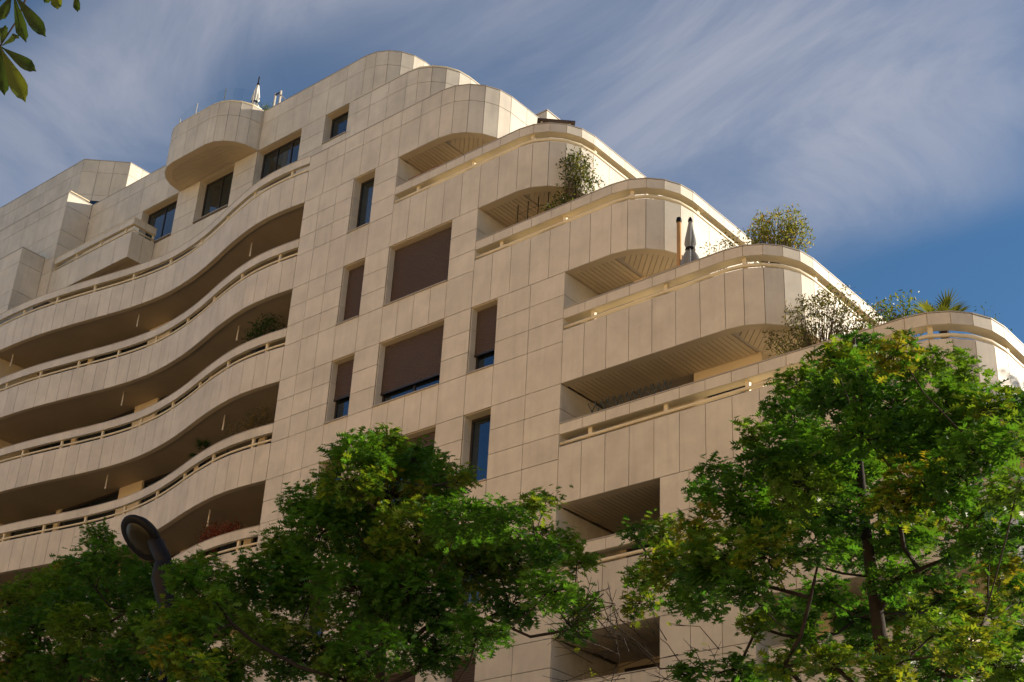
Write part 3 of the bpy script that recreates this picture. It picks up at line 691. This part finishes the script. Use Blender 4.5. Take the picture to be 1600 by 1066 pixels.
RIGHT=[(9.25,-5.96,7.82,0.3),(8.49,-5.44,7.85,0.31),(9.28,-5.2,7.78,0.27),(9.67,-4.55,7.9,0.31),(10.61,-5.44,7.73,0.28),(10.95,-4.64,8.15,0.31),(12.13,-8.57,6.03,0.25),(10.63,-6.65,6.7,0.26),(8.92,-4.55,7.59,0.26),(8.89,-5.84,7.34,0.25),(11.14,-4.74,7.28,0.3),(11.72,-8.2,6.32,0.22),(10.45,-6.64,7.56,0.25),(12.05,-7.62,7.39,0.24),(8.44,-6.31,7.45,0.21),(8.06,-6.17,6.97,0.23),(12.84,-8.64,7.43,0.22),(11.9,-7.75,8.18,0.27),(11.33,-7.47,8.27,0.3),(9.17,-4.67,11.76,0.24),(7.82,-5.33,7.13,0.23),(9.21,-4.33,12.05,0.25),(11.7,-8.67,9.28,0.23),(10.39,-7.51,10.1,0.25),(8.11,-4.29,11.81,0.33),(10.67,-5.38,10.89,0.32),(11.69,-6.8,9.85,0.22),(8.05,-4.41,11.25,0.4),(9.67,-5.92,10.44,0.45),(9.98,-5.07,10.6,0.46),(11.63,-7.28,9.21,0.38),(12.11,-7.35,9.05,0.25),(12.19,-6.6,9.33,0.23),(9.85,-8.17,8.73,0.32),(9.87,-7.07,9.13,0.41),(9.25,-4.35,10.4,0.48),(11.32,-7.19,8.8,0.4),(12.23,-7.96,8.28,0.33),(12.41,-7.35,8.47,0.26),(9.24,-7.91,8.48,0.32),(8.31,-5.17,9.51,0.47),(10.13,-7.16,8.37,0.36),(10.99,-7.44,8.12,0.3),(8.67,-7.93,8.19,0.29),(6.33,-5.31,9.46,0.3),(6.81,-6.64,8.97,0.16),(7.88,-7.33,8.01,0.34),(9.18,-8.25,7.62,0.37),(9.97,-8.53,7.38,0.33),(10.36,-8.09,7.52,0.29),(6.62,-6.17,8.47,0.23),(8.47,-7.71,7.34,0.26),(9.65,-8.49,7.05,0.26),(10.53,-6.54,8.09,0.31),(11.61,-7.45,8.13,0.26),(11.15,-5.18,8.86,0.3),(12.28,-7.2,7.62,0.22),(11.16,-6.39,7.85,0.22),(10.22,-5.34,8.08,0.22),(11.61,-6.75,6.95,0.28),(11.54,-5.59,7.52,0.24),(9.63,-6.61,6.71,0.27),(9.64,-7.71,6.43,0.21),(7.86,-6.81,6.88,0.2),(11.28,-8.63,5.89,0.24),(10.99,-6.82,6.39,0.25),(11.81,-7.06,6.27,0.32),(9.06,-4.65,8.87,0.36),(6.36,-5.88,8.23,0.2),(8.04,-6.51,9.61,0.21),(9.79,-8.55,8.88,0.15),(8.42,-7.4,8.89,0.15),(10.72,-7.72,8.95,0.38),(10.13,-7.89,8.4,0.34),(9.32,-7.69,8.17,0.31),(10.05,-4.89,10.32,0.4),(11.09,-8.19,9.39,0.25),(8.89,-8.15,7.48,0.3),(9.91,-4.67,8.96,0.35),(9.83,-6.19,9.25,0.37),(10.7,-4.86,8.81,0.26),(11.86,-6.69,7.51,0.23)]
TG = 'street oaks in a row before the building'
oak('oak_tree', 'middle street oak with yellow-tinged crown before the shuttered windows', (2.24, -6.5), 12.0, MID, 3, (-.6, 0), pale={MID[i][:3] for i in (12, 14, 17, 18, 41, 43, 44)}, yellow=.16, group=TG)
oak('oak_tree', 'left street oak below the wavy balconies, beside the lamp', (-5.4, -6.5), 11.4, LEFT, 8, (-.5, 0), dens=1.0, yellow=.20, group=TG)
oak('oak_tree', 'tall right street oak with dark trunk in front of the rounded terraces', (10.15, -6.5), 10.9, RIGHT, 5, (.1, 0), dens=1.12, yellow=.16, r0=.20, group=TG,
    bare=[(6.9, -6.8, 7.3, .9), (7.5, -6.2, 7.0, .8), (6.2, -6.6, 7.9, .7)])

_r = np.random.RandomState(40); CORNER = []
for _ in range(34):
    _d = _r.normal(size=3); _d /= np.linalg.norm(_d); _c = np.array((14.8, 8.9, 14.3))+_d*np.array((2.1, 2.1, 2.3))*_r.uniform(.3, 1)
    CORNER.append((float(_c[0]), float(_c[1]), float(_c[2]), float(_r.uniform(.4, .7))))
oak('oak_tree', 'oak in the side street round the corner, shading the rounded terrace ends', (14.8, 8.9), 15.6, CORNER, 12, (0, 0), dens=.45, yellow=.1)

def shrub(name, label, cat, base, blobs, tone, leaf=.07, dens=1.0, seed=1, stems=True, tv=SIMPLE_V, tf=SIMPLE_F, droop=0.0, group=None, upright=0.0, pot=None):
    """blobs: (dx,dy,dz,rx,ry,rz) ellipsoids of leaf sprays over the base"""
    rs = np.random.RandomState(seed); root = thing(name, label, cat, base, group); st = MB(); P = []; D = []; NN = []; S = []; T = []
    for (dx, dy, dz, rx, ry, rz) in blobs:
        c = np.array((dx, dy, dz)); n = int(130*dens*((rx*ry*rz)**(1/3)/.35)**2)
        for k in range(n):
            d = rs.normal(size=3); d /= np.linalg.norm(d); e = c+d*np.array((rx, ry, rz))*rs.uniform(.2, 1)**.5
            if stems and k % 4 == 0:
                q = np.array((dx*.3, dy*.3, max(.02, dz-rz*1.2)*.35)); st.tube([tuple(q), tuple(q*.4+e*.6+rs.normal(size=3)*.03), tuple(e)], [.012, .007, .004], 3, False)
            for q in range(rs.randint(4, 8)):
                dd = rs.normal(size=3)+d*.4+np.array((0, 0, upright-droop)); P.append(e+rs.normal(size=3)*leaf*.8); D.append(dd); NN.append(rs.normal(size=3)*.7+np.array((0, 0, .8))); S.append(leaf*rs.uniform(.7, 1.3))
                t = tone[rs.randint(len(tone))]; T.append(np.array(t)*rs.uniform(.7, 1.3))
    if stems: st.obj('stems', 'twig', root)
    link('foliage', leaves_mesh('foliage', P, D, NN, S, T, tv, tf), root)
    if pot:
        p = MB(); r, h = pot; p.lathe([(r*.7, -h), (r*.98, -.05), (r*1.08, -.05), (r*1.08, 0), (r*.9, 0), (r*.88, -.04)], None, 14); p.obj('pot', 'terracotta', root, smooth=False)
    return root
OLIVE = [(.10, .115, .05), (.075, .09, .035), (.14, .14, .07)]; GREEN = [(.07, .12, .02), (.10, .15, .03), (.05, .09, .02)]
YGREEN = [(.16, .19, .03), (.12, .17, .03), (.22, .17, .03), (.20, .21, .06)]; DRY = [(.20, .13, .05), (.15, .12, .05), (.12, .12, .04)]; RED = [(.22, .04, .02), (.16, .035, .02), (.26, .07, .03)]; DKG = [(.03, .06, .015), (.045, .08, .02)]
# terrace planting
shrub('laurel_shrub', 'dense upright shrub with dark leaves against the sunlit second terrace corner', 'shrub', (-.35, .62, 20.2), [(.05, 0, 1.75, .5, .35, .62), (.2, .1, 1.25, .5, .35, .5), (-.35, -.05, .85, .5, .3, .32), (.05, 0, 2.0, .35, .3, .3)], [(.05, .07, .02), (.08, .10, .03), (.12, .13, .04)], .09, .52, 2, pot=(.3, .5))
shrub('climbing_plant', 'low leafy plant spilling along the coping under the second terrace soffit', 'plant', (-.7, .5, 20.3), [(0, 0, .55, .55, .2, .22), (-.5, 0, .42, .3, .2, .16), (.45, 0, .5, .4, .2, .2)], GREEN+DRY[:1], .07, .8, 3)
shrub('rooftop_bush', 'bright yellow-green bush rising over the third terrace corner against the sky', 'bush', (4.5, 1.35, 17.4), [(-.1, 0, 1.25, .55, .4, .45), (.45, .1, 1.1, .4, .35, .35), (.1, .1, 1.55, .5, .35, .35), (.5, .1, 1.5, .22, .2, .45), (-.35, 0, 1.6, .2, .2, .4)], YGREEN, .075, .75, 4, upright=.5)
shrub('small_shrub', 'sparse small shrub right of the folded grey parasol', 'shrub', (3.55, .75, 17.5), [(0, 0, .85, .4, .2, .28), (.3, .1, 1.1, .22, .15, .25)], [(.16, .18, .05), (.10, .12, .03)], .075, .28, 5)
shrub('olive_shrub', 'wide airy olive-like shrub with thin stems before the third terrace corner', 'shrub', (5.75, .75, 14.4), [(-.1, 0, 1.75, .62, .45, .45), (.35, .1, 1.9, .5, .4, .38), (-.6, -.05, 1.35, .5, .35, .34), (.7, .1, 1.35, .45, .35, .35), (.1, 0, 1.15, .8, .4, .3)], OLIVE, .07, .62, 6, pot=(.3, .5))
shrub('ivy_bush', 'brownish ivy-like bush at the foot of the third terrace slope', 'bush', (6.75, 1.2, 14.4), [(0, 0, 1.5, .35, .25, .38), (.4, .1, 1.2, .3, .25, .3), (-.35, 0, 1.2, .35, .25, .3)], GREEN+[(.14, .07, .03)], .08, .7, 7)
shrub('rooftop_bush', 'small open bush left of the palm on the fourth terrace', 'bush', (7.3, 1.1, 14.4), [(0, 0, 1.45, .38, .3, .35), (.3, .1, 1.25, .3, .3, .22)], GREEN+YGREEN[:1], .085, .38, 8, upright=.4)
shrub('thin_sprig', 'thin leafy sprig at the rounded end of the fourth terrace', 'plant', (8.75, 1.5, 14.2), [(0, 0, 1.2, .25, .2, .28), (.2, .2, .85, .2, .2, .2)], GREEN, .06, .25, 9)
def palm(name, label, base, h, n, L, seed, tone, pot=True):
    rs = np.random.RandomState(seed); root = thing(name, label, 'palm', base); t = MB(); t.tube([(0, 0, 0), (.02, 0, h*.5), (0, .02, h)], [.09, .075, .08], 9)
    for k in range(22): a = k*2.4; z = h*k/22; t.tube([(.07*math.cos(a), .07*math.sin(a), z), (.12*math.cos(a), .12*math.sin(a), z+.09)], [.02, .004], 3)
    t.obj('trunk', 'bark', root)
    for k in range(n):
        a = 2*math.pi*k/n+rs.uniform(-.3, .3); el = rs.uniform(-.1, 1.2); d = np.array((math.cos(a)*math.cos(el), math.sin(a)*math.cos(el), math.sin(el))); l = L*rs.uniform(.7, 1.1)
        P = []; D = []; NN = []; S = []; T = []
        e = np.array((0, .02, h))+d*l*.45
        for q in range(17):
            s = (q-8)/8; side = np.cross(d, (0, 0, 1)); side = side/np.linalg.norm(side)
            P.append(e); D.append(d*(1-.75*abs(s))+side*s+np.array((0, 0, -.12))); NN.append(np.array((0, 0, 1.))); S.append(l*.62*(1-.25*abs(s))); T.append(np.array(tone)*rs.uniform(.75, 1.25))
        me = leaves_mesh('frond', P, D, NN, S, T, BLADE_V, BLADE_F); fo = link('frond', me, root)
        st = MB(); st.tube([(0, .02, h), tuple(e)], [.014, .008], 4, False); st.obj('stalk', 'twig', fo)
    return root
palm('palm', 'small fan palm standing against the sky on the fourth terrace', (8.2, 1.0, 13.42), 1.75, 9, .75, 3, (.12, .15, .03))
# plants on the wavy balconies
shrub('balcony_plant', 'dark green bushy plant at the right end of the second wavy balcony', 'plant', (-11.0, .35, 19.9), [(0, 0, 1.05, .45, .22, .3), (.45, 0, .98, .35, .2, .26), (-.2, 0, .8, .4, .2, .25)], DKG, .09, .8, 11)
palm('yucca', 'spiky yucca in shade behind the third wavy balcony', (-13.1, .62, 16.5), 1.35, 8, .5, 5, (.04, .07, .02))
shrub('dry_plant', 'dry brown leafy plant at the right end of the third wavy balcony', 'plant', (-10.5, .35, 17.1), [(0, 0, 1.05, .38, .2, .26), (-.35, 0, .95, .25, .15, .15)], DRY, .08, .7, 12)
shrub('dry_plant', 'thin dry stalks left of the drain spout on the third wavy balcony', 'plant', (-11.75, .42, 17.1), [(0, 0, 1.0, .2, .12, .3)], DRY, .06, .5, 13)
shrub('red_shrub', 'dark red shrub behind the fourth wavy balcony, nearest the lamp', 'shrub', (-12.1, .5, 14.2), [(0, 0, 1.0, .3, .2, .38), (.1, 0, .7, .3, .2, .3)], RED, .08, .9, 14)
shrub('red_shrub', 'smaller dark red shrub right of the other on the fourth wavy balcony', 'shrub', (-11.3, .42, 14.2), [(0, 0, .95, .3, .18, .22), (.35, 0, .9, .25, .15, .16)], RED, .08, .8, 15)
def lattice(name, label, x0, x1, y, z, n):
    root = thing(name, label, 'trellis', (x0, y, z)); W = x1-x0
    for i in range(n):
        for s in (-1, 1):
            a = W*i/n; t = MB(); t.tube([(a, 0, 0 if s > 0 else .42), (a+W/n*1.4, .01*s, .42 if s > 0 else 0)], .012, 5); t.obj('lath', 'grey_wood', root)
mat('grey_wood', (.06, .08, .075), .8, .2)
lattice('lattice_trellis', 'grey crossed-lath trellis along the coping of the fourth terrace loggia', .5, 2.6, .32, 15.04, 13)
def wire_trellis():
    root = thing('wire_trellis', 'thin dark wire trellis on the second terrace left of the shrub', 'trellis', (-1.95, .5, 20.2))
    for x, h in ((0, 1.5), (.32, 1.62), (.64, 1.55), (.95, 1.4)):
        t = MB(); t.tube([(x, 0, 0), (x, 0, h)], .011, 5); t.obj('wire_post', 'black_metal', root)
    for z in (.75, 1.1, 1.45):
        t = MB(); t.tube([(0, 0, z), (.5, .01, z+.03), (.95, 0, z-.05)], .006, 4); t.obj('wire', 'black_metal', root)
wire_trellis()
b = MB(); b.box(-.55, .55, -.13, .13, 0, .06); b.box(-.53, .53, -.14, .14, .06, .22); b.box(-.55, .55, -.15, .15, .22, .26)
b.obj('planter_box', 'brown_box', loc=(-5.2, .5, 23.55), label='reddish brown long box behind the first terrace coping', cat='box')

# ---------------------------------------------------------------- parasols, bench, roof frame
def parasol(name, label, base, h, cloth, r, pole_mat, seed, lean=(0, 0), top_extra=.1):
    rs = random.Random(seed); root = thing(name, label, 'parasol', base); t = MB(); t.tube([(0, 0, 0), (lean[0], lean[1], h+top_extra)], .022, 8); t.obj('pole', pole_mat, root)
    b = MB(); n = 40; rows = 13; b.v = []
    for i in range(rows):
        u = i/(rows-1); z = h*(1-.72*u); cx, cy = lean[0]*z/h, lean[1]*z/h
        R = r*(.16+.84*min(1, u*1.15)**.9)*(1-.55*math.exp(-((u-.42)/.07)**2))*(1 if u < .95 else .9)
        for k in range(n):
            a = 2*math.pi*k/n; w = 1+.42*math.sin(a*7+u*1.3+seed)*min(1, u*2.5)+.10*math.sin(a*3+seed*2+u*2); b.v.append((cx+R*w*math.cos(a), cy+R*w*math.sin(a), z-(.05*math.sin(a*8+1.3) if i == rows-1 else 0)))
    fs = [(i*n+k, i*n+(k+1) % n, (i+1)*n+(k+1) % n, (i+1)*n+k) for i in range(rows-1) for k in range(n)]+[tuple(range(n))]
    b.f = fs; b.m = [0]*len(fs); b.obj('canopy', cloth, root, smooth=True)
    c = MB(); z = h*(1-.72*.42); c.lathe([(r*.50, z-.03), (r*.54, z), (r*.50, z+.03)], Matrix.Translation((lean[0]*z/h, lean[1]*z/h, 0)), 16); c.obj('strap', 'black_metal', root)
    c = MB(); c.lathe([(.05, h-.02), (.045, h+.05), (.015, h+.1)], Matrix.Translation((lean[0], lean[1], 0)), 10); c.obj('finial', 'black_metal', root)
    return root
parasol('parasol', 'folded grey parasol tied at the waist on the third terrace', (2.98, .52, 16.85), 2.38, 'grey_cloth', .21, 'black_metal', 2, (.02, 0))
parasol('parasol', 'folded white parasol beside its dark leaning pole on the bay roof', (-15.52, 2.1, 30.2), 2.5, 'white_cloth', .24, 'black_metal', 5, (.03, .05), .35)
root = thing('parasol_mast', 'orange wooden mast with grey cap left of the folded grey parasol', 'mast', (2.72, .5, 16.85)); t = MB(); t.tube([(0, 0, 0), (0, 0, 2.44)], .05, 12); t.obj('mast', 'wood_pole', root, smooth=True)
t = MB(); t.lathe([(.058, 2.44), (.062, 2.5), (.05, 2.56)], None, 12); t.obj('cap', 'black_metal', root)
root = thing('garden_bench', 'dark flat bench top on posts above the first terrace corner', 'bench', (-1.9, .99, 23.2)); d = Vector((.69, .67, 0)); n = Vector((-.67, .69, 0)).normalized()*.09
b = MB(); p = Vector((0, 0, 0)); q = d*1.0; b.hexa([tuple((p-n)[:2]), tuple((q-n)[:2]), tuple((q+n)[:2]), tuple((p+n)[:2])], 1.18, 1.225); b.obj('seat', 'shutter', root)
for s in (.12, .86):
    c = d*s; b = MB(); b.tube([(c.x, c.y, 0), (c.x, c.y, 1.18)], .03, 8); b.obj('leg', 'metal_cap', root)
root = thing('roof_frame', 'small upright metal door frame with glass on the roof beside the bay', 'frame', (-15.45, 2.85, 31.4))
for x in (0, .28): b = MB(); b.box(x, x+.05, 0, .06, 0, 1.35); b.obj('upright', 'metal_cap', root)
b = MB(); b.box(0.05, .28, .01, .05, 1.27, 1.33); b.obj('crossbar', 'dark_frame', root); b = MB(); b.box(.06, .27, .02, .035, 0, 1.25); b.obj('pane', 'clear_glass', root)
b = MB(); b.tube([(.3, .03, 1.2), (.75, .05, .65)], .02, 6); b.obj('brace', 'metal_cap', root)
shrub('rooftop_plant', 'tiny green plant by the metal frame on the roof beside the bay', 'plant', (-15.5, 2.6, 31.35), [(0, 0, .55, .2, .15, .3), (.2, 0, .45, .2, .15, .25)], GREEN, .07, .6, 21)
root = thing('folding_chair', 'red-edged folding chair in shade at the left end of the third balcony', 'chair', (-23.4, .95, 19.0))
b = MB(); b.box(-.25, .25, 0, .45, .42, .46); b.obj('seat', 'red_paint', root); b = MB(); b.add([(-.25, .42, .6), (.25, .42, .6), (.25, .58, 1.75), (-.25, .58, 1.75), (-.25, .45, .6), (.25, .45, .6), (.25, .61, 1.75), (-.25, .61, 1.75)], [(0, 1, 2, 3), (7, 6, 5, 4), (0, 4, 5, 1), (1, 5, 6, 2), (2, 6, 7, 3), (3, 7, 4, 0)]); b.obj('backrest', 'red_paint', root)
for x in (-.24, .24):
    for a, c in ((0, .5), (.45, .05)): b = MB(); b.tube([(x, a, 0), (x, c, .44)], .014, 6); b.obj('leg', 'black_metal', root)

# ---------------------------------------------------------------- street lamp
def street_lamp():
    H = Vector((-.67, -9.3, 9.55)); nrm = Vector((-.123, -.637, -.760)).normalized()      # the lens looks along nrm
    base = (.52, -9.3, 0); root = thing('street_lamp', 'black street lamp with round tilted head among the oak leaves', 'street lamp', base); B0 = Vector(base)
    t = MB(); t.tube([(0, 0, 0), (0, 0, .9), (0, 0, .95), (-.02, 0, 7.9)], [.13, .13, .09, .06], 14); t.obj('pole', 'black_metal', root, smooth=True)
    elbow = Vector((.10, -9.3, 8.98))-B0; top = Vector((-.02, 0, 7.9))
    t = MB(); pts = [top+Vector((0, 0, -.3)), top+Vector((-.05, 0, .15)), Vector((-.28, 0, 8.42)), Vector((-.40, 0, 8.75)), Vector((-.43, 0, 9.0)), elbow+Vector((.03, 0, .04))]
    t.tube(pts, [.06, .08, .13, .19, .16, .06], 14); t.obj('bracket', 'black_metal', root, smooth=True)
    hc = H-B0; rim = hc+Vector((.33, .10, -.14))
    t = MB(); t.tube([elbow+Vector((.08, 0, -.12)), elbow.lerp(rim, .45), rim, hc-nrm*.14+Vector((.12, 0, -.05))], [.10, .125, .13, .08], 12); t.obj('arm', 'black_metal', root, smooth=True)
    M = Matrix.Translation(hc) @ (-nrm).to_track_quat('Z', 'Y').to_matrix().to_4x4()
    t = MB(); t.lathe([(.30, 0), (.40, -.01), (.415, .03), (.40, .07), (.33, .14), (.20, .20), (.05, .22)], M, 40); h = t.obj('lamp_head', 'black_metal', root, smooth=True)
    t = MB(); t.lathe([(.03, -.045), (.18, -.035), (.285, -.012), (.295, .004)], M, 40); t.obj('lens', 'lens', h, smooth=True)
street_lamp()

# ---------------------------------------------------------------- chestnut leaves hanging in from the left
def chestnut():
    C = cam.matrix_world; root = thing('chestnut_tree', 'chestnut with large hanging leaves reaching in at the upper left', 'tree', (9.2, -20.6, 0))
    off = Vector(root.location)
    t = MB(); t.tube([(0, 0, 0), (.05, 0, 3), (.1, .05, 6.5)], [.22, .18, .14], 12); t.obj('trunk', 'bark', root, smooth=True)
    t = MB(); t.tube([(.1, .05, 4.6), (1.5, .3, 5.4), (3.2, .75, 5.75), (4.15, .88, 5.75), (4.5, 1.05, 5.72)], [.07, .05, .03, .015, .008], 8)
    hubs = [Vector((13.513, -19.873, 5.356)), Vector((13.402, -19.815, 5.192)), Vector((13.612, -19.766, 5.412)), Vector((13.648, -19.703, 5.418))]
    for h in hubs: t.tube([tuple(Vector((13.40, -19.74, 5.75))-off), tuple((h+Vector((.02, .03, .14)))-off), tuple(h-off)], [.006, .004, .003], 5)
    t.obj('branch', 'bark', root, smooth=True)
    R = Vector((.765, .642, .049)); U = Vector((.274, -.394, .877)); F = Vector((-.582, .658, .477))
    def leaf(h, dx, dy, dz, L, W, tone, k):
        d = (R*dx+U*dy+F*dz).normalized(); nrm = (-F+U*.35+R*(.25*math.sin(k*2.1))).normalized(); s = d.cross(nrm).normalized(); nn = s.cross(d)
        prof = [(0, .03), (.12, .08), (.3, .22), (.5, .40), (.66, .5), (.78, .46), (.88, .30), (.94, .12), (1.0, 0.0)]
        b = MB(); vs = []
        for u, w in prof:
            for q in (-1, -.5, 0, .5, 1):
                ser = 1+.08*((int(u*40)) % 2)
                p = h+d*(u*L)+s*(q*w*W*.85*ser)+nn*(abs(q)*w*W*.30-.10*L*u*u+.006*math.sin(u*34)*abs(q)); vs.append(tuple(p-off))
        fs = [(i*5+j, i*5+j+1, i*5+5+j+1, i*5+5+j) for i in range(len(prof)-1) for j in range(4)]
        b.add(vs, fs); me = b.mesh('leaf', 'leaf', True); c = me.attributes.new('tone', 'FLOAT_COLOR', 'POINT')
        c.data.foreach_set('color', [x for _ in vs for x in (*tone, 1)]); o = link('leaf', me, root)
        v = MB(); v.tube([tuple(h+d*(u*L)-nn*(.10*L*u*u+.0015)-off) for u in (0, .4, .75, .97)], [.0016, .0014, .001, .0006], 4, False); v.obj('vein', 'twig', o)
    g = (.022, .045, .010); y = (.08, .11, .015)
    k = 0
    for hi, L in ((0, [(-.42, -.9, 0, .115, .05, g), (.20, -.98, .1, .19, .055, g), (.60, -.80, 0, .205, .06, g), (-.9, -.3, .2, .15, .055, g), (.9, .3, .2, .16, .05, g)]),
                  (1, [(.2, .98, .1, .085, .038, g), (.44, -.90, -.1, .235, .075, y), (.82, -.57, .1, .16, .055, g), (.03, -1, .1, .185, .06, g), (-.6, -.8, .1, .18, .06, g), (.8, .5, 0, .085, .035, g)]),
                  (2, [(.1, -1, 0, .09, .05, y), (-.5, -.6, .2, .08, .05, g), (.6, .3, .2, .11, .045, g)]), (3, [(.12, -1, 0, .085, .032, g), (.7, .3, .1, .11, .04, g)])):
        for a in L: k += 1; leaf(hubs[hi], *a, k)
chestnut()
